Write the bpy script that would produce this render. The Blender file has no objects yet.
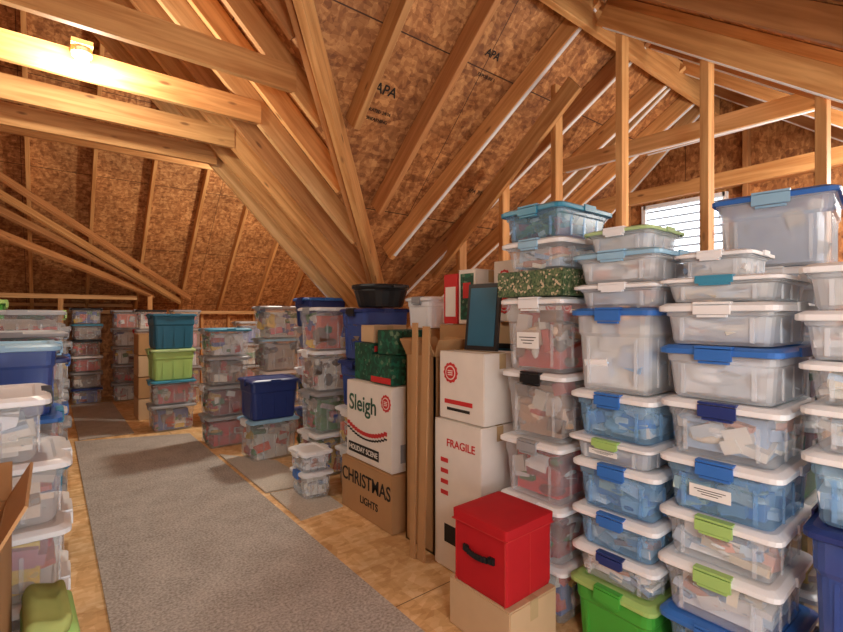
import bpy, bmesh, math, random
from mathutils import Vector, Matrix
random.seed(11)
sc=bpy.context.scene
try: sc.view_settings.view_transform='Standard'
except: pass

# ---------------- materials ----------------
def newmat(name):
    m=bpy.data.materials.new(name); m.use_nodes=True
    nt=m.node_tree; b=nt.nodes['Principled BSDF']; return m,nt,b
def N(nt,t,**k):
    n=nt.nodes.new(t)
    for a,v in k.items(): setattr(n,a,v)
    return n
def plain(name,c,rough=.5,noise=.08,spec=.4,emit=0,scale=9):
    m,nt,b=newmat(name)
    tc=N(nt,'ShaderNodeTexCoord'); no=N(nt,'ShaderNodeTexNoise'); no.inputs['Scale'].default_value=scale
    mx=N(nt,'ShaderNodeMixRGB'); mx.inputs[1].default_value=(*[x*(1-noise) for x in c],1); mx.inputs[2].default_value=(*[min(1,x*(1+noise)) for x in c],1)
    nt.links.new(tc.outputs['Object'],no.inputs['Vector']); nt.links.new(no.outputs['Fac'],mx.inputs[0]); nt.links.new(mx.outputs[0],b.inputs['Base Color'])
    b.inputs['Roughness'].default_value=rough
    b.inputs['Specular IOR Level'].default_value=spec
    if emit: b.inputs['Emission Color'].default_value=(*c,1); b.inputs['Emission Strength'].default_value=emit
    return m
def speckle(name,cs,scale=60):
    m,nt,b=newmat(name)
    tc=N(nt,'ShaderNodeTexCoord'); vo=N(nt,'ShaderNodeTexVoronoi'); vo.inputs['Scale'].default_value=scale
    nt.links.new(tc.outputs['Object'],vo.inputs['Vector']); sp=N(nt,'ShaderNodeSeparateColor'); nt.links.new(vo.outputs['Color'],sp.inputs[0])
    cr=N(nt,'ShaderNodeValToRGB'); cr.color_ramp.interpolation='CONSTANT'
    cr.color_ramp.elements[0].color=(*cs[0],1); cr.color_ramp.elements[1].position=.9; cr.color_ramp.elements[1].color=(*cs[-1],1)
    for i,c in enumerate(cs[1:-1]):
        e=cr.color_ramp.elements.new(.35+.28*i); e.color=(*c,1)
    nt.links.new(sp.outputs[0],cr.inputs[0]); nt.links.new(cr.outputs[0],b.inputs['Base Color']); b.inputs['Roughness'].default_value=.5
    return m
def wood(name,c1,c2,scale=1.0):
    m,nt,b=newmat(name)
    tc=N(nt,'ShaderNodeTexCoord'); mp=N(nt,'ShaderNodeMapping'); mp.inputs['Scale'].default_value=(1.2*scale,18*scale,18*scale)
    oi=N(nt,'ShaderNodeObjectInfo'); ad=N(nt,'ShaderNodeVectorMath',operation='ADD'); mu=N(nt,'ShaderNodeMath',operation='MULTIPLY'); mu.inputs[1].default_value=37
    nt.links.new(oi.outputs['Random'],mu.inputs[0]); nt.links.new(tc.outputs['Object'],ad.inputs[0]); nt.links.new(mu.outputs[0],ad.inputs[1])
    nt.links.new(ad.outputs[0],mp.inputs[0])
    no=N(nt,'ShaderNodeTexNoise'); no.inputs['Scale'].default_value=1.6; no.inputs['Detail'].default_value=6; no.inputs['Distortion'].default_value=.6
    nt.links.new(mp.outputs[0],no.inputs['Vector'])
    cr=N(nt,'ShaderNodeValToRGB'); cr.color_ramp.elements[0].position=.33; cr.color_ramp.elements[0].color=(*c1,1); cr.color_ramp.elements[1].position=.66; cr.color_ramp.elements[1].color=(*c2,1)
    nt.links.new(no.outputs['Fac'],cr.inputs[0])
    vo=N(nt,'ShaderNodeTexVoronoi'); vo.inputs['Scale'].default_value=2.6; mp2=N(nt,'ShaderNodeMapping'); mp2.inputs['Scale'].default_value=(1,3,3)
    nt.links.new(ad.outputs[0],mp2.inputs[0]); nt.links.new(mp2.outputs[0],vo.inputs['Vector'])
    lt=N(nt,'ShaderNodeMapRange'); lt.inputs[1].default_value=.05; lt.inputs[2].default_value=.11; lt.inputs[3].default_value=.8; lt.inputs[4].default_value=0
    nt.links.new(vo.outputs['Distance'],lt.inputs[0])
    mx=N(nt,'ShaderNodeMixRGB'); mx.inputs[2].default_value=(c1[0]*.35,c1[1]*.3,c1[2]*.3,1); nt.links.new(lt.outputs[0],mx.inputs[0]); nt.links.new(cr.outputs[0],mx.inputs[1])
    hs=N(nt,'ShaderNodeHueSaturation'); mr=N(nt,'ShaderNodeMapRange'); mr.inputs[3].default_value=.72; mr.inputs[4].default_value=1.12
    nt.links.new(oi.outputs['Random'],mr.inputs[0]); nt.links.new(mr.outputs[0],hs.inputs['Value']); nt.links.new(mx.outputs[0],hs.inputs['Color'])
    nt.links.new(hs.outputs[0],b.inputs['Base Color']); b.inputs['Roughness'].default_value=.65
    return m
def osb(name,cs,scale=14,axis=None,joint=None):
    m,nt,b=newmat(name)
    tc=N(nt,'ShaderNodeTexCoord')
    outs=[]
    for i,(rot,scl,s) in enumerate((((0,0,.5),(1,.35,.6),2.0),((.4,.3,-.8),(.35,1,.8),2.7),((.7,0,1.3),(.6,.9,.35),4.0))):
        mp=N(nt,'ShaderNodeMapping'); mp.inputs['Rotation'].default_value=rot; mp.inputs['Scale'].default_value=scl
        vo=N(nt,'ShaderNodeTexVoronoi'); vo.inputs['Scale'].default_value=scale*s
        nt.links.new(tc.outputs['Object'],mp.inputs[0]); nt.links.new(mp.outputs[0],vo.inputs['Vector'])
        sp=N(nt,'ShaderNodeSeparateColor'); nt.links.new(vo.outputs['Color'],sp.inputs[0]); outs.append(sp.outputs[i])
    av=N(nt,'ShaderNodeMath',operation='ADD'); nt.links.new(outs[0],av.inputs[0]); nt.links.new(outs[1],av.inputs[1])
    a2=N(nt,'ShaderNodeMath',operation='ADD'); nt.links.new(av.outputs[0],a2.inputs[0]); nt.links.new(outs[2],a2.inputs[1])
    hf=N(nt,'ShaderNodeMath',operation='MULTIPLY'); hf.inputs[1].default_value=.3333; nt.links.new(a2.outputs[0],hf.inputs[0])
    cr=N(nt,'ShaderNodeValToRGB'); cr.color_ramp.elements[0].position=.15; cr.color_ramp.elements[0].color=(*cs[0],1); cr.color_ramp.elements[1].position=.86; cr.color_ramp.elements[1].color=(*cs[2],1)
    e=cr.color_ramp.elements.new(.5); e.color=(*cs[1],1)
    nt.links.new(hf.outputs[0],cr.inputs[0])
    big=N(nt,'ShaderNodeTexNoise'); big.inputs['Scale'].default_value=1.6; big.inputs['Detail'].default_value=4; nt.links.new(tc.outputs['Object'],big.inputs['Vector'])
    hs=N(nt,'ShaderNodeHueSaturation'); mr=N(nt,'ShaderNodeMapRange'); mr.inputs[1].default_value=.3; mr.inputs[2].default_value=.7; mr.inputs[3].default_value=.78; mr.inputs[4].default_value=1.2
    nt.links.new(big.outputs['Fac'],mr.inputs[0]); nt.links.new(mr.outputs[0],hs.inputs['Value']); nt.links.new(cr.outputs[0],hs.inputs['Color'])
    col=hs.outputs[0]
    if axis:
        sx=N(nt,'ShaderNodeSeparateXYZ'); nt.links.new(tc.outputs['Object'],sx.inputs[0])
        for ax,per,ph in axis:
            a=N(nt,'ShaderNodeMath',operation='ADD'); a.inputs[1].default_value=ph+100*per; nt.links.new(sx.outputs[ax],a.inputs[0])
            mo=N(nt,'ShaderNodeMath',operation='MODULO'); mo.inputs[1].default_value=per; nt.links.new(a.outputs[0],mo.inputs[0])
            lt=N(nt,'ShaderNodeMath',operation='LESS_THAN'); lt.inputs[1].default_value=.006; nt.links.new(mo.outputs[0],lt.inputs[0])
            mx=N(nt,'ShaderNodeMixRGB'); mx.inputs[2].default_value=(cs[0][0]*.3,cs[0][1]*.3,cs[0][2]*.3,1)
            nt.links.new(lt.outputs[0],mx.inputs[0]); nt.links.new(col,mx.inputs[1]); col=mx.outputs[0]
    nt.links.new(col,b.inputs['Base Color']); b.inputs['Roughness'].default_value=.7
    return m
def carpet(name,c1,c2):
    m,nt,b=newmat(name)
    tc=N(nt,'ShaderNodeTexCoord'); no=N(nt,'ShaderNodeTexNoise'); no.inputs['Scale'].default_value=75; no.inputs['Detail'].default_value=4
    n2=N(nt,'ShaderNodeTexNoise'); n2.inputs['Scale'].default_value=5
    nt.links.new(tc.outputs['Object'],no.inputs['Vector']); nt.links.new(tc.outputs['Object'],n2.inputs['Vector'])
    ma=N(nt,'ShaderNodeMath',operation='MULTIPLY_ADD'); ma.inputs[1].default_value=.3; nt.links.new(n2.outputs['Fac'],ma.inputs[0]); nt.links.new(no.outputs['Fac'],ma.inputs[2])
    cr=N(nt,'ShaderNodeValToRGB'); cr.color_ramp.elements[0].position=.45; cr.color_ramp.elements[0].color=(*c1,1); cr.color_ramp.elements[1].position=.85; cr.color_ramp.elements[1].color=(*c2,1)
    nt.links.new(ma.outputs[0],cr.inputs[0]); nt.links.new(cr.outputs[0],b.inputs['Base Color'])
    bu=N(nt,'ShaderNodeBump'); bu.inputs['Strength'].default_value=.4; bu.inputs['Distance'].default_value=.01
    nt.links.new(no.outputs['Fac'],bu.inputs['Height']); nt.links.new(bu.outputs[0],b.inputs['Normal']); b.inputs['Roughness'].default_value=1; b.inputs['Specular IOR Level'].default_value=.05
    return m
def clear(name,c,fac=.5,rough=.25):
    m,nt,b=newmat(name)
    b.inputs['Base Color'].default_value=(*c,1); b.inputs['Roughness'].default_value=rough
    tc=N(nt,'ShaderNodeTexCoord'); no=N(nt,'ShaderNodeTexNoise'); no.inputs['Scale'].default_value=7; nt.links.new(tc.outputs['Object'],no.inputs['Vector'])
    mr=N(nt,'ShaderNodeMapRange'); mr.inputs[3].default_value=fac-.1; mr.inputs[4].default_value=fac+.1; nt.links.new(no.outputs['Fac'],mr.inputs[0])
    tr=N(nt,'ShaderNodeBsdfTransparent'); tr.inputs[0].default_value=(*[min(1,.55+.45*x/max(c)) for x in c],1)
    mx=N(nt,'ShaderNodeMixShader'); out=nt.nodes['Material Output']
    nt.links.new(mr.outputs[0],mx.inputs[0]); nt.links.new(tr.outputs[0],mx.inputs[1]); nt.links.new(b.outputs[0],mx.inputs[2]); nt.links.new(mx.outputs[0],out.inputs[0])
    return m
def colattr(name):
    m,nt,b=newmat(name)
    a=N(nt,'ShaderNodeAttribute'); a.attribute_name='Col'
    nt.links.new(a.outputs['Color'],b.inputs['Base Color']); b.inputs['Roughness'].default_value=.6
    return m
M={}
M['pine']=wood('pine_lumber',(.56,.25,.075),(.80,.44,.165))
M['pine_pale']=wood('pine_lumber_pale',(.64,.34,.12),(.88,.56,.26))
M['pine_dark']=wood('pine_lumber_dark',(.38,.155,.048),(.56,.27,.10))
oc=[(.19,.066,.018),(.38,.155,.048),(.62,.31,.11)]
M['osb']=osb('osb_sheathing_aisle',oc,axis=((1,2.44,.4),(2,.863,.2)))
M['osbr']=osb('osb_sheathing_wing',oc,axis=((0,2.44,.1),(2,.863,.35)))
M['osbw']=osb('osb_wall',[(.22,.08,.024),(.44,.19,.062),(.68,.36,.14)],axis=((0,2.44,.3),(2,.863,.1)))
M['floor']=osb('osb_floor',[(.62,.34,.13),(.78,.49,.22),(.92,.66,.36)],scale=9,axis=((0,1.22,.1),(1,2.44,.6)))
M['carpet']=carpet('carpet_grey',(.30,.265,.23),(.60,.55,.50))
M['carpet2']=carpet('carpet_beige',(.48,.43,.36),(.7,.64,.56))
M['card']=plain('cardboard',(.46,.26,.115),.8)
M['cardl']=plain('cardboard_light',(.62,.43,.25),.8)
M['cream']=plain('white_carton',(.8,.75,.68),.6)
M['white']=plain('white_plastic',(.86,.88,.9),.35,.03)
M['whitep']=plain('white_paper',(.85,.85,.83),.7,.03)
M['red']=plain('red_fabric',(.5,.006,.012),.75,.1)
M['redp']=plain('red_print',(.58,.03,.03),.5)
M['black']=plain('black_plastic',(.012,.012,.014),.4)
M['navy']=plain('navy_plastic',(.02,.04,.18),.35)
M['blue']=plain('blue_plastic',(.04,.17,.55),.35)
M['teal']=plain('teal_plastic',(.05,.27,.42),.35)
M['sky']=plain('pale_blue_plastic',(.3,.53,.72),.35)
M['dteal']=plain('dark_teal_plastic',(.02,.12,.2),.4)
M['green']=plain('green_plastic',(.07,.42,.05),.4)
M['lime']=plain('lime_plastic',(.38,.6,.18),.4)
M['sage']=plain('sage_plastic',(.45,.62,.3),.4)
M['olive']=plain('olive_cloth',(.36,.42,.13),.85,.3)
M['dgreen']=speckle('dark_green_print',[(.008,.07,.04),(.012,.13,.07),(.008,.05,.03),(.12,.2,.12)],45)
M['garland']=speckle('garland_print',[(.03,.07,.03),(.08,.15,.06),(.16,.2,.1),(.6,.5,.34)],110)
M['grey']=plain('grey_plastic',(.34,.35,.37),.4)
M['tape']=plain('packing_tape',(.55,.4,.22),.25)
M['clr']=clear('clear_plastic',(.92,.95,.98),.23)
M['clrf']=clear('frosted_plastic',(.9,.94,.98),.42)
M['clrb']=clear('blue_clear_plastic',(.40,.66,.9),.32)
M['clrn']=clear('navy_clear_plastic',(.06,.12,.42),.65)
M['cont']=colattr('bin_contents')
M['bulb']=plain('bulb_glow',(1,.95,.86),.3,.01,emit=40)
M['porc']=plain('porcelain_white',(.85,.83,.8),.3)
M['ink']=plain('ink_black',(.02,.018,.015),.8)
M['slat']=plain('louvre_grey',(.35,.37,.4),.5)

# ---------------- geometry helpers ----------------
COL=bpy.context.collection
def finish(bm,name,mats,loc=(0,0,0),rz=0,parent=None,smooth=False):
    me=bpy.data.meshes.new(name); bm.normal_update(); bm.to_mesh(me); bm.free()
    for m in mats: me.materials.append(M[m])
    o=bpy.data.objects.new(name,me); COL.objects.link(o); o.location=loc; o.rotation_euler=(0,0,rz)
    if parent: o.parent=parent
    if smooth:
        for p in me.polygons: p.use_smooth=True
    return o
def addbox(bm,c,h,mi=0,R=None,col=None,lay=None):
    vs=[]
    for x in(-1,1):
        for y in(-1,1):
            for z in(-1,1):
                v=Vector((x*h[0],y*h[1],z*h[2]))
                if R: v=R@v
                vs.append(bm.verts.new(v+Vector(c)))
    for q in((0,1,3,2),(4,6,7,5),(0,4,5,1),(2,3,7,6),(0,2,6,4),(1,5,7,3)):
        f=bm.faces.new([vs[i] for i in q]); f.material_index=mi
        if lay:
            for l in f.loops: l[lay]=col
def beam(name,p0,p1,w,h,mat,up=(0,0,1),off=0,lit_edge=False):
    p0=Vector(p0);p1=Vector(p1); ax=(p1-p0); L=ax.length; ax.normalize()
    up=Vector(up); up=(up-ax*up.dot(ax)).normalized(); sd=up.cross(ax)
    bm=bmesh.new(); addbox(bm,(0,0,0),(L/2,w/2,h/2))
    bmesh.ops.bevel(bm,geom=bm.edges[:],offset=min(w,h)*.06,segments=1,affect='EDGES')
    if lit_edge: addbox(bm,(0,0,-h/2-.003),(L/2*.96,w*.3,.004),1)  # painted light: white band imitates daylight along the timber's lower edge
    o=finish(bm,name,[mat,'white'] if lit_edge else [mat]); c=(p0+p1)/2+up*off
    o.matrix_world=Matrix(((ax.x,sd.x,up.x,c.x),(ax.y,sd.y,up.y,c.y),(ax.z,sd.z,up.z,c.z),(0,0,0,1)))
    return o
def slab(name,pts,nrm,t,mat):
    bm=bmesh.new(); n=Vector(nrm).normalized()*t
    a=[bm.verts.new(Vector(p)) for p in pts]; b=[bm.verts.new(Vector(p)+n) for p in pts]
    bm.faces.new(a); bm.faces.new(b[::-1])
    for i in range(len(a)):
        j=(i+1)%len(a); bm.faces.new((a[i],b[i],b[j],a[j]))
    bmesh.ops.recalc_face_normals(bm,faces=bm.faces[:])
    return finish(bm,name,[mat])
def rr(hx,hy,r,z,n=3):
    r=min(r,hx*.9,hy*.9); P=[]
    for (sx,sy,a0) in((1,1,0),(-1,1,90),(-1,-1,180),(1,-1,270)):
        for i in range(n+1):
            a=math.radians(a0+90*i/n); P.append((sx*(hx-r)+r*math.cos(a),sy*(hy-r)+r*math.sin(a),z))
    return P
def loft(bm,rings,mi,capb=True,capt=True,off=(0,0)):
    R=[[bm.verts.new((p[0]+off[0],p[1]+off[1],p[2])) for p in r] for r in rings]
    fs=[]
    for a,b in zip(R,R[1:]):
        n=len(a)
        for i in range(n): fs.append(bm.faces.new((a[i],a[(i+1)%n],b[(i+1)%n],b[i])))
    if capb: fs.append(bm.faces.new(R[0][::-1]))
    if capt: fs.append(bm.faces.new(R[-1]))
    for f in fs: f.material_index=mi; f.smooth=False
def ring(r,z,n=24): return [(r*math.cos(2*math.pi*i/n),r*math.sin(2*math.pi*i/n),z) for i in range(n)]
PAL={
 'mix':[(.7,.06,.06),(.85,.8,.75),(.12,.45,.14),(.9,.9,.9),(.8,.3,.12),(.12,.28,.6),(.9,.75,.25),(.45,.28,.18),(.8,.5,.55),(.85,.85,.82)],
 'xmas':[(.75,.02,.03),(.6,.02,.03),(.08,.35,.1),(.88,.85,.8),(.8,.6,.2),(.8,.12,.1),(.85,.85,.85),(.5,.02,.03)],
 'pale':[(.93,.94,.95),(.85,.9,.94),(.95,.94,.9),(.88,.87,.85),(.75,.84,.92),(.93,.88,.8),(.95,.95,.95),(.88,.66,.6),(.6,.72,.85),(.92,.94,.96)],
 'blue':[(.5,.68,.85),(.35,.55,.8),(.85,.9,.95),(.65,.78,.88),(.92,.92,.92),(.8,.85,.8)],
 'brown':[(.5,.35,.25),(.65,.5,.38),(.85,.75,.65),(.4,.33,.28),(.7,.2,.14),(.88,.85,.8),(.75,.7,.66)],
 'green':[(.15,.4,.15),(.08,.3,.12),(.4,.5,.2),(.7,.6,.3),(.6,.1,.08),(.8,.8,.75)],
 'dark':[(.16,.15,.17),(.35,.3,.3),(.6,.55,.5),(.2,.28,.4),(.65,.6,.55),(.5,.15,.12),(.75,.75,.75)],
}
def jumble(bm,lay,hx,hy,z0,z1,pal,mi,n=26):
    cols=PAL[pal]
    for i in range(n):
        c=random.choice(cols); k=random.uniform(.75,1.05); c=(*[min(1,x*k) for x in c],1)
        sx=random.uniform(.12,.38)*hx; sy=random.uniform(.12,.42)*hy; sz=random.uniform(.06,.24)*(z1-z0)
        x=random.uniform(-(hx-sx),hx-sx); y=random.uniform(-(hy-sy),hy-sy)
        if random.random()<.9:
            if random.random()<.55: x=random.choice((-1,-1,-1,1))*(hx-sx)
            else: y=random.choice((-1,-1,-1,1))*(hy-sy)
        z=random.uniform(z0+sz,max(z0+sz,z1-sz))
        if random.random()<.72:
            R=Matrix.Rotation(random.uniform(-.3,.3),3,'Y')@Matrix.Rotation(random.uniform(-.4,.4),3,'X')
            addbox(bm,(x,y,z),(sx*.88,sy*.88,sz*.8),mi,R,c,lay)
        else:
            r=bmesh.ops.create_icosphere(bm,subdivisions=2,radius=1,matrix=Matrix.Translation((x,y,z))@Matrix.Diagonal((sx,sy,sz,1)))
            for v in r['verts']:
                for f in v.link_faces:
                    f.material_index=mi; f.smooth=True
                    for l in f.loops: l[lay]=c
    c=(*random.choice(cols),1)
    addbox(bm,(0,0,(z0+z1*.9)/2),(hx*.78,hy*.78,(z1*.9-z0)/2),mi,None,c,lay)
def bin_(x,y,z,L,W,H,body='clr',lid='white',latch='white',pal='pale',fill=.97,rz=None,name='storage_bin',label=None,n=32):
    bm=bmesh.new(); lay=bm.loops.layers.color.new('Col')
    hx,hy=L/2,W/2; r=.035; bx,by=hx-.014,hy-.014
    H2=H-.004
    lt=min(.03,H*.2); lz=H2-lt
    loft(bm,[rr(bx*.84,by*.84,r*.8,0),rr(bx*.88,by*.88,r,.012),rr(bx*.93,by*.93,r,H2*.66),rr(bx*.965,by*.965,r,H2*.70),
             rr(bx*.975,by*.975,r,lz-.004),rr(bx*1.01,by*1.01,r,lz-.003),rr(bx*1.01,by*1.01,r,lz+.004)],0,True,False)
    loft(bm,[rr(hx*.985,hy*.985,r,lz),rr(hx,hy,r,lz+.003),rr(hx,hy,r,lz+lt*.62),rr(hx-.012,hy-.012,r,H2-.004),rr(hx-.02,hy-.02,r,H2),
             rr(hx-.042,hy-.042,r*.8,H2),rr(hx-.05,hy-.05,r*.8,H2-.009)],1,False,True)
    lw=hy*.30; lh=min(.042,H*.2)
    for s in(-1,1):
        addbox(bm,(s*(hx+.002),0,H2-lt*.5-lh*.35),(.005,lw,lh*.5),2)
        addbox(bm,(s*(hx-.010),0,H2-.002),(.015,lw,.004),2)
        addbox(bm,(s*(hx-.006),0,H2-lt*.6-lh*.95),(.009,lw*.8,.004),2)
        for q in(-.62,.62):
            addbox(bm,(s*bx*.92,q*by,H2*.36),(.003,.006,H2*.28),0)
        addbox(bm,(0,s*(hy+.002),H2-lt*.5),(hx*.2,.004,lt*.5),1)
    for s in(-1,1):
        for q in(-.5,0,.5): addbox(bm,(q*bx,s*by*.92,H2*.36),(.006,.003,H2*.28),0)
    if label:
        addbox(bm,(-bx*.95-.006,0.02,H2*.42),(.001,hy*.34,H2*.11),4)
        for q in(0,1,2): addbox(bm,(-bx*.95-.0075,0.02,H2*(.46-.04*q)),(.0004,hy*(.26-.06*q),H2*.006),5)
    mats=[body,lid,latch,'cont','whitep','ink']
    if body in('clr','clrf','clrb','clrn'):
        jumble(bm,lay,bx*.89,by*.89,.014,(H2-lt)*fill,pal,3,n)
    return finish(bm,name,mats,(x,y,z),random.uniform(-.035,.035) if rz is None else rz)
def stack(x,y,L,W,spec,z=0,jit=.009,n=32):
    for s in spec:
        H,b,l,t,p=s[:5]; kw=s[5] if len(s)>5 else {}
        kw=dict(kw); dx=kw.pop('dx',0); dy=kw.pop('dy',0); LL=kw.pop('L',L); WW=kw.pop('W',W)
        bin_(x+dx+random.uniform(-jit,jit),y+dy+random.uniform(-jit,jit),z,LL,WW,H,b,l,t,p,n=n,**kw); z+=H
    return z
def carton(name,x0,x1,y0,y1,z0,z1,mat='card',flaps=False,tape=True,rz=0):
    bm=bmesh.new(); hx,hy,h=(x1-x0)/2,(y1-y0)/2,z1-z0
    if flaps:
        t=.006
        addbox(bm,(0,0,t),(hx,hy,t))
        for s in(-1,1):
            addbox(bm,(s*(hx-t),0,h/2),(t,hy,h/2)); addbox(bm,(0,s*(hy-t),h/2),(hx,t,h/2))
            R=Matrix.Rotation(s*-.5,3,'Y'); addbox(bm,(s*(hx+.02),0,h+.05),(t*.6,hy,.055),0,R.inverted())
            R=Matrix.Rotation(s*.4,3,'X'); addbox(bm,(0,s*(hy+.015),h+.05),(hx,t*.6,.055),0,R.inverted())
        addbox(bm,(0,0,h*.4),(hx*.9,hy*.9,h*.35),1)
    else:
        addbox(bm,(0,0,h/2),(hx,hy,h/2-.002))
        bmesh.ops.bevel(bm,geom=bm.edges[:],offset=.004,segments=2,affect='EDGES')
        for s in(-1,1): addbox(bm,(s*hx*.5,0,h+.0005),(hx*.49,hy*.99,.002))
        if tape:
            addbox(bm,(0,0,h+.003),(.025,hy,.0008),1)
            for s in(-1,1): addbox(bm,(0,s*(hy+.0006),h-.04),(.025,.0006,.04),1)
    return finish(bm,name,[mat,'tape'],((x0+x1)/2,(y0+y1)/2,z0),rz)
def text_on(parent,body,size,loc,rot,mat,sc_=(1,1,1),name='lettering'):
    cu=bpy.data.curves.new(name,'FONT'); cu.body=body; cu.size=size; cu.extrude=.0008; cu.offset=size*.012
    cu.align_x='CENTER'; cu.align_y='CENTER'; cu.materials.append(M[mat])
    o=bpy.data.objects.new(name,cu); COL.objects.link(o); o.location=loc; o.rotation_euler=rot; o.scale=sc_
    if parent: o.parent=parent
    return o
FX=(math.pi/2,0,-math.pi/2)
def patch(parent,name,loc,h,mat):
    bm=bmesh.new(); addbox(bm,(0,0,0),h); o=finish(bm,name,[mat]); o.parent=parent; o.location=loc; return o
def seal(parent,loc,axis,r):
    x,y,z=loc
    for i,(k,m) in enumerate(((1,'redp'),(.72,'cream'),(.6,'redp'))):
        o=.0012*i
        bm=bmesh.new(); n=48; R=[r*k*(1+(.06*math.cos(12*2*math.pi*j/n) if i==0 else 0)) for j in range(n)]
        rg=lambda zz:[(R[j]*math.cos(2*math.pi*j/n),R[j]*math.sin(2*math.pi*j/n),zz) for j in range(n)]
        loft(bm,[rg(-.001),rg(.001)],0)
        d=finish(bm,'seal_%d'%i,[m]); d.parent=parent; d.location=(x-o,y,z) if axis=='x' else (x,y-o,z)
        d.rotation_euler=(0,math.pi/2,0) if axis=='x' else (math.pi/2,0,0)
    o=.003
    for j in(-1,0,1):
        patch(parent,'seal_text',(x-o,y,z+j*r*.2) if axis=='x' else (x,y-o,z+j*r*.2),(.0006,r*.36,r*.05) if axis=='x' else (r*.36,.0006,r*.05),'cream')

# ---------------- shell ----------------
cL,cR,cF=4.15,5.38,11.3
slab('floor',[(-1.3,-1.6,0),(5.1,-1.6,0),(5.1,10.1,0),(-1.3,10.1,0)],(0,0,-1),.05,'floor')
def PL(x,y): return (x,y,cL-x)
def PR(x,y): return (x,y,cR-y)
def PS(x,y): return (x,y,2.28+.77*y)
def PF(x,y): return (x,y,cF-y)
slab('ceiling_slope_aisle',[PL(-1.2,.03),PL(3.3,4.53),PL(3.3,4.63),PL(-1.2,4.63)],(1,0,1),.02,'osb')
slab('ceiling_slope_wing_far',[PR(.52,1.75),PR(5,1.75),PR(5,4.5),PR(3.27,4.5)],(0,1,1),.02,'osbr')
slab('ceiling_slope_wing_near',[PS(-1.2,-1.5),PS(5,-1.5),PS(5,1.75),PS(-1.2,1.75)],(0,-.77,1),.02,'osbr')
slab('ceiling_slope_end',[PF(-1.2,4.63),PF(5,4.63),PF(5,9.85),PF(-1.2,9.85)],(0,1,1),.02,'osbw')
slab('wall_back',[(-1.2,9.85,0),(5,9.85,0),(5,9.85,1.45),(-1.2,9.85,1.45)],(0,1,0),.02,'osbw')
slab('wall_left',[(-1.22,-1.5,0),(-1.22,9.85,0),(-1.22,9.85,1.45),(-1.22,4.63,6.67),(-1.22,0,6),(-1.22,-1.5,1.1)],(-1,0,0),.02,'osb')
slab('wall_gable_upper',[(-1.2,1.76,3.63),(.52,1.76,3.63),(-1.2,1.76,5.35)],(0,-1,0),.02,'osbr')
slab('wall_above_aisle',[(-1.2,4.64,5.37),(3.3,4.64,.9),(5,4.64,.9),(5,4.64,6.67),(-1.2,4.64,6.67)],(0,-1,0),.01,'osbr')
slab('wall_far_right',[(5,4.63,0),(5,9.85,0),(5,9.85,1.45),(5,4.63,6.67)],(1,0,0),.02,'osb')
bm=bmesh.new()
def prism(bm,poly,x0,x1):
    a=[bm.verts.new((x0,p[0],p[1])) for p in poly]; b=[bm.verts.new((x1,p[0],p[1])) for p in poly]
    bm.faces.new(a); bm.faces.new(b[::-1])
    for i in range(len(a)):
        j=(i+1)%len(a); bm.faces.new((a[i],b[i],b[j],a[j]))
wy0,wy1,wz0,wz1=1.68,2.45,1.75,2.55
prism(bm,[(-1.5,0),(4.6,0),(4.6,.78),(5.38-wz0,wz0),(-.69,wz0),(-1.5,1.12)],5,5.03)
prism(bm,[(-.69,wz0),(wy0,wz0),(wy0,wz1),(.35,wz1)],5,5.03)
prism(bm,[(wy1,wz0),(5.38-wz0,wz0),(5.38-wz1,wz1),(wy1,wz1)],5,5.03)
prism(bm,[(.35,wz1),(5.38-wz1,wz1),(1.75,3.63)],5,5.03)
bmesh.ops.recalc_face_normals(bm,faces=bm.faces[:])
finish(bm,'wall_right',['osb'])
bm=bmesh.new(); cy=(wy0+wy1)/2; cz=(wz0+wz1)/2
for s in(-1,1):
    addbox(bm,(5.0,cy+s*(wy1-wy0)/2,cz),(.035,.02,(wz1-wz0)/2+.02)); addbox(bm,(5.0,cy,cz+s*(wz1-wz0)/2),(.035,(wy1-wy0)/2,.02))
for i in range(10): addbox(bm,(5.01,cy,wz0+.05+i*.078),(.017,(wy1-wy0)/2-.02,.003),1,Matrix.Rotation(-.6,3,'Y'))
finish(bm,'window_1',['white','slat'])

# roof framing
nL=(1,0,1); nR=(0,1,1); nS=(0,-.77,1)
k=0; Y=4.58
while Y>.2:
    xe=min(3.25,Y-1.23-.08)
    if xe>-1.0: beam('rafter',PL(-1.15,Y),PL(xe,Y),.04,.15,('pine_pale','pine','pine','pine_dark')[k%4],nL,-.078)
    Y-=.305; k+=1
for i,Y in enumerate((2.79,3.4,4.01,4.54)):
    beam('collar_tie',(-1.15,Y-.05,2.85),(1.18,Y-.05,2.85),.04,.16,'pine',(0,0,1),0)
beam('valley_rafter',(-.2,1.03,4.35),(3.1,4.33,1.05),.045,.2,'pine',(1,1,2),-.115)
beam('valley_rafter',(-.1,1.22,4.25),(3.05,4.37,1.1),.035,.15,'pine_dark',(1,1,2),-.12)
for (xl,yl,xr) in((.62,1.88,.64),(1.02,2.27,1.06),(1.47,2.72,1.55),(1.92,3.13,2.1),(2.22,3.42,2.85),(2.55,3.74,3.55),(2.85,4.05,4.15),(3.3,4.2,4.7)):
    beam('rafter',PR(xl+.05,yl-.03),PR(xr,1.80),.045,.15,'pine_dark' if xr in(2.1,3.55) else 'pine',nR,-.08,lit_edge=xr>2.5)
for (xa,xb) in((2.4,3.9),(3.4,4.6)):
    beam('rafter',PR(xa+1.3,3.2),PR(xb+.3,1.9),.04,.12,'pine_pale',nR,-.065,lit_edge=True)
beam('ridge_beam',(.6,1.75,3.42),(4.98,1.75,3.42),.045,.24,'pine',(0,0,1),0)
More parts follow.
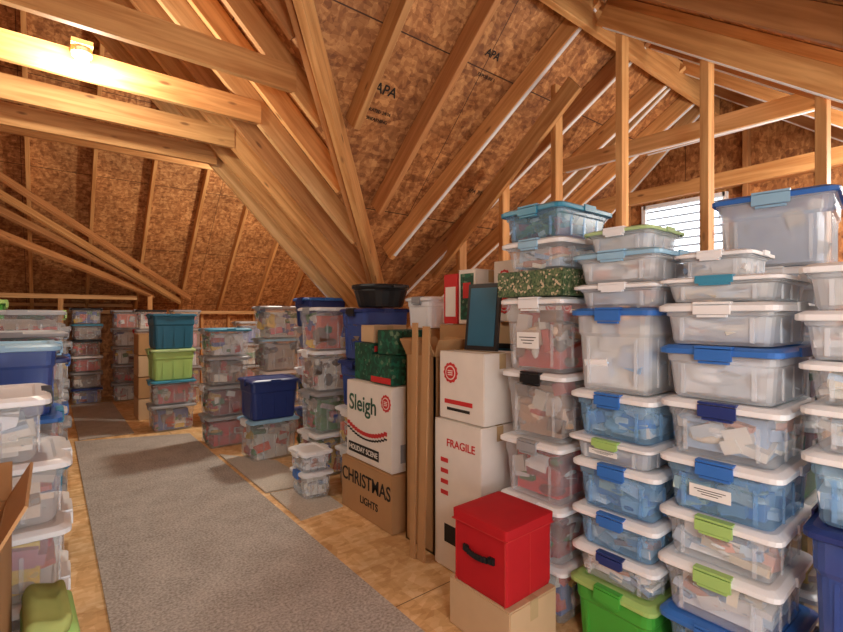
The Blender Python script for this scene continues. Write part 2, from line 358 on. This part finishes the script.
for i,x in enumerate((1.2,1.8,2.4,3.0,3.6,4.2,4.8)):
    beam('rafter',PS(x,1.7),PS(x,-1.45),.045,.12,'pine' if i%2 else 'pine_dark',nS,-.063,lit_edge=x>2.5)
for Y,zt in((.565,2.52),(1.07,2.9),(1.57,3.28),(2.07,3.08),(2.575,2.58),(3.08,2.08)):
    beam('wall_stud',(2.9,Y,0),(2.9,Y,zt),.045,.085,'pine',(1,0,0))
beam('brace_beam',(2.82,3.4,1.80),(2.82,1.86,3.0),.04,.14,'pine',(0,.6,1))
beam('brace_beam',(2.82,1.66,3.36),(2.82,-.6,1.62),.04,.12,'pine',(0,-.77,1),lit_edge=True)
beam('brace_beam',(4.3,2.65,2.5),(4.3,.45,2.52),.04,.12,'pine',(0,0,1))
beam('collar_tie',(3.6,2.5,2.74),(3.6,.70,2.70),.04,.12,'pine_pale',(0,0,1),lit_edge=True)
beam('collar_tie',(4.5,2.2,3.0),(4.5,1.1,3.0),.04,.1,'pine',(0,0,1),lit_edge=True)
for y,zt in((.4,2.45),(.95,2.9),(1.5,3.3),(2.62,2.62),(3.05,2.2),(3.5,1.7)):
    beam('wall_stud',(4.95,y,0),(4.95,y,zt),.04,.09,'pine_dark',(1,0,0))
beam('wall_plate',(4.95,0,1.68),(4.95,3.5,1.68),.08,.05,'pine_dark')
beam('wall_plate',(4.95,.5,2.62),(4.95,2.6,2.62),.08,.05,'pine_dark')
# end slope framing
for x in(-.9,-.23,.47,1.17,1.87,2.57,3.27,3.97):
    beam('rafter',PF(x,5.0),PF(x,9.7),.045,.14,'pine',nR,-.073)
for x in(-.9,-.23,.2,.6,1.0,1.4,1.87,2.3,2.8,3.3):
    beam('wall_stud',(x,9.79,0),(x,9.79,1.44),.045,.09,'pine',(0,1,0))
beam('wall_plate',(-1.1,9.62,1.47),(4.9,9.62,1.47),.1,.06,'pine_pale')
# low timber rack in front of the knee wall
root=bpy.data.objects.new('storage_rack',None); COL.objects.link(root)
for i,(p0,p1,w_,h_) in enumerate((((-1.1,9.0,1.70),(1.12,9.0,1.70),.05,.07),((-1.1,9.58,1.58),(1.12,9.58,1.58),.04,.05),((-.75,9.0,0),(-.75,9.0,1.665),.05,.07),((.12,9.0,0),(.12,9.0,1.665),.05,.07),((1.3,8.95,0),(1.3,8.95,1.74),.05,.07))):
    b=beam('rack_member_%d'%i,p0,p1,w_,h_,'pine_pale' if i<2 else 'pine',(0,0,1) if i<2 else (1,0,0)); b.parent=root
for o in(0,.24,.5,.85):
    beam('diagonal_brace',(-1.1,7.25-o*.2,3.45-o),(1.95-o*.7,9.15-o*.15,1.72-o*.25 if o<.3 else 1.75),.045,.13,'pine_dark' if o!=.24 else 'pine',(0,1,1))
beam('ceiling_joist',(-1.1,6.4,3.35),(3.6,6.4,3.35),.04,.14,'pine')
R_=(math.radians(135),0,0)
for (x,y,t,s) in((1.70,2.52,'APA',.09),(1.72,2.62,'RATED 24/16',.03),(1.72,2.66,'SHEATHING',.03),(2.9,2.9,'APA 7/16',.05),(2.36,2.2,'APA',.07),(2.4,2.3,'EXPOSURE 1',.03)):
    text_on(None,t,s,(x,y-.004,cR-y-.004),R_,'ink',name='sheathing_stamp')

# ---------------- carpets ----------------
slab('carpet_runner',[(.21,-.6,.012),(1.29,-.6,.012),(1.29,6.05,.012),(.21,6.45,.012)],(0,0,-1),.011,'carpet')
slab('carpet_strip',[(.25,6.5,.012),(.78,6.5,.012),(.78,9.1,.012),(.25,9.1,.012)],(0,0,-1),.011,'carpet')
slab('carpet_offcut',[(1.33,3.66,.014),(1.72,3.6,.014),(1.7,4.4,.014),(1.33,4.95,.014)],(0,0,-1),.012,'carpet2')
slab('carpet_offcut',[(1.34,3.02,.012),(1.68,3.05,.012),(1.7,3.57,.012),(1.35,3.62,.012)],(0,0,-1),.011,'carpet2')

# ---------------- bins, aisle right ----------------
xF=1.98; L=.45
stack(xF,.22,L,.37,[(.36,'clrn','navy','navy','blue'),(.42,'clrn','navy','navy','dark'),(.22,'clrb','white','white','pale'),(.14,'clr','white','lime','pale'),(.13,'clr','white','lime','pale'),(.15,'clrf','white','white','pale'),(.14,'clrf','white','white','pale')])
stack(xF,.63,L,.38,[(.17,'clrb','blue','blue','blue'),(.165,'clrb','blue','blue','pale'),(.2,'clr','white','lime','pale'),(.175,'clr','white','lime','pale'),(.2,'clrb','white','blue','blue',{'label':1}),(.2,'clr','white','navy','pale'),(.19,'clrf','blue','blue','pale'),(.15,'clrf','white','white','pale'),(.09,'clrf','white','teal','pale'),(.095,'clrf','white','white','pale',{'L':.3,'W':.26,'dy':.05})])
stack(xF,1.01,L,.37,[(.30,'green','lime','green','pale'),(.14,'clr','white','navy','pale'),(.16,'clrb','white','blue','pale'),(.20,'clrb','white','blue','blue'),(.10,'clrf','white','lime','blue',{'label':1}),(.19,'clrb','white','blue','blue'),(.346,'clrf','blue','blue','pale',{'W':.35}),(.1,'clrf','white','white','pale'),(.13,'clrf','sky','sky','pale'),(.1,'clrf','sage','white','pale',{'L':.34,'W':.3})])
zt=stack(xF,1.41,L,.37,[(.27,'clr','white','white','mix'),(.27,'clr','white','white','xmas'),(.28,'clr','white','grey','xmas'),(.32,'clr','white','black','brown'),(.35,'clr','white','white','brown',{'label':1})])
c=carton('wrapped_gift_box',xF-.23,xF+.23,1.22,1.6,zt,zt+.12,'garland',tape=False)
stack(xF,1.41,L,.37,[(.145,'clr','white','sky','pale'),(.16,'clrb','teal','teal','green')],z=zt+.127)
stack(2.48,.63,.42,.38,[(.33,'clr','white','white','mix')]*4+[(.28,'clrf','white','white','pale'),(.3,'clrf','blue','sky','pale',{'rz':.12,'L':.46,'W':.42})],n=10)
stack(2.48,.2,.42,.36,[(.33,'clr','white','white','mix')]*4+[(.26,'clrf','white','white','pale'),(.3,'clrf','sage','sage','green')],n=10)
stack(2.48,1.05,.42,.36,[(.33,'clr','white','white','mix')]*4,n=8)
stack(2.48,1.47,.42,.36,[(.33,'clr','white','white','mix')]*4,n=8)
stack(2.0,-.22,L,.4,[(.33,'clr','white','white','mix')]*4,n=8)

# red fabric storage cube on a carton
carton('cardboard_box',1.43,1.735,1.24,1.6,0,.215,'cardl')
bm=bmesh.new(); hx=hy=.15; H=.32
loft(bm,[rr(hx*.97,hy*.97,.012,0),rr(hx,hy,.012,.02),rr(hx*1.0,hy*1.0,.012,H-.035)],0,True,False)
loft(bm,[rr(hx+.008,hy+.008,.014,H-.045),rr(hx+.009,hy+.009,.014,H-.004),rr(hx-.01,hy-.01,.014,H),rr(hx*.5,hy*.5,.02,H+.004)],0,False,True)
for y in(-1,1): addbox(bm,(-hx-.004,y*.075,H*.52),(.006,.014,.014),1)
for i in range(8):
    a=-1+2*(i+.5)/8; addbox(bm,(-hx-.008-.012*(1-a*a),a*.075,H*.52-.006*(1-a*a)),(.003,.0105,.012),1)
addbox(bm,(0,0,H-.047),(hx+.010,hy+.010,.002),2)
addbox(bm,(0,-hx-.001,H*.45),(.002,.001,H*.42),2)
for s in(-1,1): addbox(bm,(-hx-.0005,s*(hy-.008),H*.43),(.0015,.002,H*.43),2)
finish(bm,'fabric_storage_cube',['red','black','redp'],(1.582,1.415,.22),.02)

# tall cartons with round seals
b=carton('cardboard_box',1.72,2.0,1.68,2.05,0,.82,'cream')
b2=carton('cardboard_box',1.74,2.02,1.68,2.03,.826,1.2,'cream')
seal(b2,(-.142,.08,.26),'x',.055); patch(b2,'printed_line',(-.141,.02,.1),(.001,.11,.012),'redp'); patch(b2,'printed_line',(-.141,.02,.06),(.001,.09,.008),'ink')
patch(b,'printed_label',(-.141,0,.2),(.001,.1,.05),'ink'); text_on(b,'FRAGILE',.06,(-.142,-.03,.7),FX,'redp')
for i in range(4): patch(b,'printed_line',(-.141,.1,.42+.06*i),(.001,.03,.012),'redp')
beam('cardboard_sheet',(1.66,2.10,.0),(1.7,2.10,1.34),.012,.06,'card',(0,1,0))
beam('cardboard_sheet',(1.645,2.16,.0),(1.68,2.18,1.36),.012,.045,'card',(0,1,0))
carton('cardboard_box',1.76,2.04,2.1,2.38,0,1.16,'card',flaps=True)
bm=bmesh.new()
for s in(-1,1): addbox(bm,(0,s*.14,.62),(.012,.014,.62))
for z in(.015,.62,1.225): addbox(bm,(0,0,z),(.012,.14,.014))
addbox(bm,(.002,0,.62),(.003,.135,.61),1)
f=finish(bm,'picture_frame',['black','dteal'],(2.10,1.82,.0),.25)
bm=bmesh.new(); addbox(bm,(0,0,.19),(.01,.11,.19)); addbox(bm,(-.011,0,.19),(.002,.09,.165),1)
f=finish(bm,'picture_frame',['black','dteal'],(1.9,1.86,1.206),.1); f.rotation_euler=(0,.12,.15)
carton('cardboard_box',2.25,2.6,1.7,2.05,0,.7,'card'); carton('cardboard_box',2.25,2.6,1.7,2.05,.706,1.36,'cardl')
b=carton('cardboard_box',2.2,2.6,1.7,2.04,1.366,1.74,'cream')
for (yy,zz) in((.08,.1),(-.08,.1),(.08,.27),(-.08,.27)):
    seal(b,(-.202,yy,zz),'x',.05); seal(b,(yy,-.172,zz),'y',.05)
carton('cardboard_box',2.1,2.5,2.12,2.45,0,.68,'card'); carton('cardboard_box',2.1,2.5,2.12,2.45,.686,1.34,'card')
b=carton('cardboard_box',2.12,2.4,2.12,2.28,1.346,1.7,'cream'); patch(b,'printed_panel',(-.141,0,.18),(.001,.06,.15),'dgreen'); patch(b,'printed_panel_inner',(-.1425,0,.22),(.001,.035,.05),'redp')
b=carton('cardboard_box',2.12,2.4,2.29,2.43,1.346,1.68,'redp'); patch(b,'printed_panel',(-.141,0,.15),(.001,.05,.1),'cream')
# christmas cartons
b=carton('cardboard_box',1.70,2.12,2.45,3.10,0,.37,'card'); text_on(b,'CHRISTMAS',.12,(-.212,0,.25),FX,'ink',(1,1.1,1)); text_on(b,'LIGHTS',.07,(-.212,-.05,.12),FX,'ink')
b=carton('cardboard_box',1.72,2.14,2.48,3.06,.376,.93,'cream')
text_on(b,'Sleigh',.16,(-.212,.07,.4),FX,'dgreen'); seal(b,(-.212,-.225,.45),'x',.055); seal(b,(.02,-.292,.38),'y',.09)
patch(b,'printed_panel',(-.212,.06,.08),(.001,.2,.035),'ink'); text_on(b,'HOLIDAY SCENE',.05,(-.2145,.06,.08),FX,'cream')
for i in range(15):
    a=-1+2*i/14; patch(b,'printed_curve',(-.212,.02+a*.24,.2+.05*a*a),(.001,.018,.013),'redp')
    patch(b,'printed_curve_dark',(-.212,.02+a*.24,.165+.05*a*a),(.001,.018,.006),'ink')
patch(b,'printed_panel_side',(.0,-.291,.12),(.14,.001,.06),'grey')
b=carton('cardboard_box',1.75,2.1,2.53,2.78,.936,1.13,'dgreen',tape=False); patch(b,'printed_edge',(-.176,0,.03),(.001,.12,.02),'redp')
b=carton('cardboard_box',1.78,2.12,2.81,3.05,.936,1.2,'dgreen',tape=False); patch(b,'printed_edge',(0,-.121,.23),(.15,.001,.02),'redp')
b=carton('cardboard_box',1.8,2.08,2.55,2.77,1.136,1.3,'dgreen',tape=False,rz=.1)
b=carton('cardboard_box',1.82,2.1,2.83,3.03,1.206,1.33,'cardl',tape=True,rz=-.1)
carton('cardboard_box',2.2,2.52,2.66,3.0,0,.65,'card'); carton('cardboard_box',2.2,2.52,2.66,3.0,.656,1.3,'card')
bin_(2.34,2.83,1.31,.3,.34,.24,'white','white','grey')
# dark bins in front of the valley
stack(2.06,3.33,.42,.38,[(.33,'clr','white','white','mix'),(.33,'clr','white','white','mix')])
stack(2.10,3.29,.46,.42,[(.38,'clrn','navy','navy','dark'),(.42,'clrn','navy','black','dark')],z=.665)
bm=bmesh.new()
loft(bm,[ring(.17,0),ring(.18,.01),ring(.212,.12),ring(.216,.13),ring(.212,.14),ring(.218,.15),ring(.232,.152),ring(.236,.165),ring(.232,.18),ring(.222,.182),ring(.21,.16),ring(.18,.03)],0)
for s in(-1,1): addbox(bm,(0,s*.24,.16),(.05,.02,.008))
finish(bm,'round_tub',['black'],(2.11,3.2,1.468),smooth=False)
stack(1.98,3.87,.44,.4,[(.38,'clr','white','white','mix'),(.36,'clr','grey','grey','mix'),(.36,'clr','white','white','brown'),(.38,'clr','white','grey','mix')])
stack(1.6,3.42,.26,.3,[(.2,'clr','white','blue','pale'),(.16,'clr','white','white','pale')],z=.014)
stack(2.22,4.5,.45,.42,[(.45,'clr','navy','navy','mix'),(.42,'clr','white','white','mix'),(.42,'clr','grey','grey','mix'),(.3,'navy','blue','navy','dark')])
stack(1.71,4.64,.5,.42,[(.40,'clr','sky','white','mix'),(.39,'navy','navy','navy','dark')])
stack(2.15,5.5,.5,.45,[(.38,'clr','grey','grey','xmas'),(.38,'clr','white','white','mix'),(.38,'clr','sky','grey','dark'),(.38,'clr','grey','grey','mix')])
stack(1.5,5.4,.46,.45,[(.33,'clr','grey','grey','xmas'),(.33,'clr','grey','white','xmas'),(.31,'clr','grey','grey','brown'),(.3,'clr','teal','grey','mix')])
stack(1.18,6.55,.5,.45,[(.32,'clr','grey','grey','mix'),(.3,'clr','teal','teal','xmas'),(.38,'lime','sage','lime','dark'),(.43,'dteal','dteal','dteal','dark')])
stack(1.8,6.5,.5,.45,[(.36,'clr','grey','grey','mix')]*3,n=12)
for i in range(4): carton('cardboard_box',.92,1.3,7.25,7.7,i*.29,i*.29+.28,'card' if i%2 else 'cardl')
stack(1.2,8.3,.42,.4,[(.3,'clr','navy','grey','mix'),(.3,'clr','white','grey','xmas'),(.3,'clr','grey','grey','brown'),(.3,'clr','grey','red','mix'),(.3,'clr','black','grey','xmas')],n=20)
stack(1.0,9.25,.42,.4,[(.3,'clr','grey','grey','mix')]*5,n=14)
stack(.45,9.3,.42,.4,[(.255,'clr','navy','grey','mix'),(.255,'clr','grey','grey','brown'),(.255,'clr','white','grey','xmas'),(.255,'clr','black','grey','xmas'),(.255,'clr','teal','grey','dark'),(.255,'clr','black','grey','mix')],n=24)
stack(-.2,9.3,.42,.4,[(.3,'clr','grey','grey','brown')]*5,n=14)
stack(1.7,8.3,.42,.4,[(.3,'clr','grey','grey','mix')]*5,n=10)
stack(2.4,7.3,.42,.4,[(.33,'clr','grey','grey','mix')]*4,n=10)

# ---------------- bins, aisle left ----------------
stack(-.2,2.2,.5,.44,[(.22,'clr','grey','grey','mix'),(.24,'clr','white','white','brown'),(.24,'clr','white','white','mix'),(.22,'clr','white','white','brown'),(.22,'clr','white','black','pale',{'dx':-.06})])
stack(-.2,2.85,.48,.44,[(.33,'clr','white','white','dark'),(.33,'clr','navy','teal','mix'),(.3,'clr','blue','teal','mix'),(.32,'clrn','sky','sky','blue')])
stack(-.16,3.4,.48,.42,[(.3,'clr','grey','grey','mix'),(.3,'clrb','teal','blue','blue'),(.3,'clr','white','blue','mix'),(.28,'clr','navy','blue','mix'),(.14,'clr','grey','grey','xmas')])
stack(-.16,3.95,.48,.42,[(.3,'clr','grey','grey','mix')]*4+[(.24,'clr','grey','lime','xmas')])
stack(-.40,4.6,.3,.45,[(.3,'clr','grey','grey','mix')]*4+[(.32,'green','lime','lime','xmas')])
stack(-.03,4.6,.3,.45,[(.3,'clr','grey','grey','mix')]*4+[(.12,'clr','grey','grey','xmas')])
stack(-.15,5.3,.48,.45,[(.33,'clr','grey','grey','mix')]*4)
stack(-.12,6.1,.48,.45,[(.33,'clr','grey','grey','brown')]*4,n=12)
stack(-.12,7.2,.48,.45,[(.33,'clr','grey','grey','dark')]*4,n=12)
carton('cardboard_box',-.5,-.09,1.42,1.84,0,.86,'card',flaps=True)
# folded green cloths piled beside the carton
bm=bmesh.new(); z=0
for i in range(11):
    h=.052+.008*math.sin(i*2.3); ox=.006*math.sin(i*1.7); oy=.012*math.cos(i*2.1)
    hx_=.058+.006*math.sin(i*3); hy_=.125+.012*math.cos(i*1.3)
    rg=[]
    for (k_,zz) in((.93,0),(1,.25),(1.01,.6),(.95,.92),(.6,1.0)):
        P=rr(hx_*k_,hy_*k_,.025,z+h*zz,5)
        rg.append([(p[0]+ox,p[1]+oy,p[2]+(.012*math.sin(p[1]*40+i*2)+.01*math.sin(p[0]*70+i) if zz>.2 and i==10 else .003*math.sin(p[1]*30+i))) for p in P])
    loft(bm,rg,i%2); z+=h
finish(bm,'folded_cloth_pile',['olive','lime'],(-.005,1.74,.004),.05,smooth=True)

# ---------------- bulb fixture ----------------
root=bpy.data.objects.new('ceiling_light',None); COL.objects.link(root); root.location=(.137,3.235,2.9)
bm=bmesh.new()
loft(bm,[ring(.045,-.05),ring(.05,-.035),ring(.035,-.025),ring(.03,.0)],0); finish(bm,'lamp_holder',['porc'],parent=root)
bm=bmesh.new(); bmesh.ops.create_uvsphere(bm,u_segments=20,v_segments=12,radius=.036,matrix=Matrix.Translation((0,0,-.09))@Matrix.Diagonal((1,1,1.25,1)))
finish(bm,'bulb_glass',['bulb'],parent=root,smooth=True)
bm=bmesh.new(); addbox(bm,(0,.02,.012),(.05,.073,.012)); finish(bm,'mounting_board',['pine'],parent=root)

def light(name,typ,loc,e,col,size=.1,rot=None):
    l=bpy.data.lights.new(name,typ); l.energy=e; l.color=col
    if typ=='AREA': l.size=size
    else: l.shadow_soft_size=size
    o=bpy.data.objects.new(name,l); COL.objects.link(o); o.location=loc
    if rot: o.rotation_euler=rot
    return o
light('bulb_light','POINT',(.137,3.16,2.7),48,(1,.91,.77),.04)
light('fill_light_rear','POINT',(.3,-.6,1.75),100,(1,.97,.93),.3)  # added fill behind the camera, no fixture modelled
light('fill_light_wing','POINT',(3.7,.1,2.1),85,(1,.95,.88),.15)  # added out-of-frame fill for the wing, not a seen bulb
light('fill_light_wing_near','POINT',(2.4,-.45,1.75),35,(1,.96,.9),.2)  # added out of frame to brighten the near wing rafters
light('fill_light_far','POINT',(2.5,5.7,3.0),190,(1,.91,.78),.12)  # added fill for the far end, hidden behind the aisle slope
w=bpy.data.worlds.new('World'); sc.world=w; w.use_nodes=True
w.node_tree.nodes['Background'].inputs[0].default_value=(.88,.94,1,1); w.node_tree.nodes['Background'].inputs[1].default_value=3.2

# ---------------- camera ----------------
cam=bpy.data.cameras.new('Camera'); co=bpy.data.objects.new('Camera',cam); COL.objects.link(co)
cam.sensor_width=36; cam.lens=20; cam.clip_start=.05
co.location=(0,0,1.4); co.rotation_euler=(math.pi/2,0,-math.atan2(.621,.784))
sc.camera=co
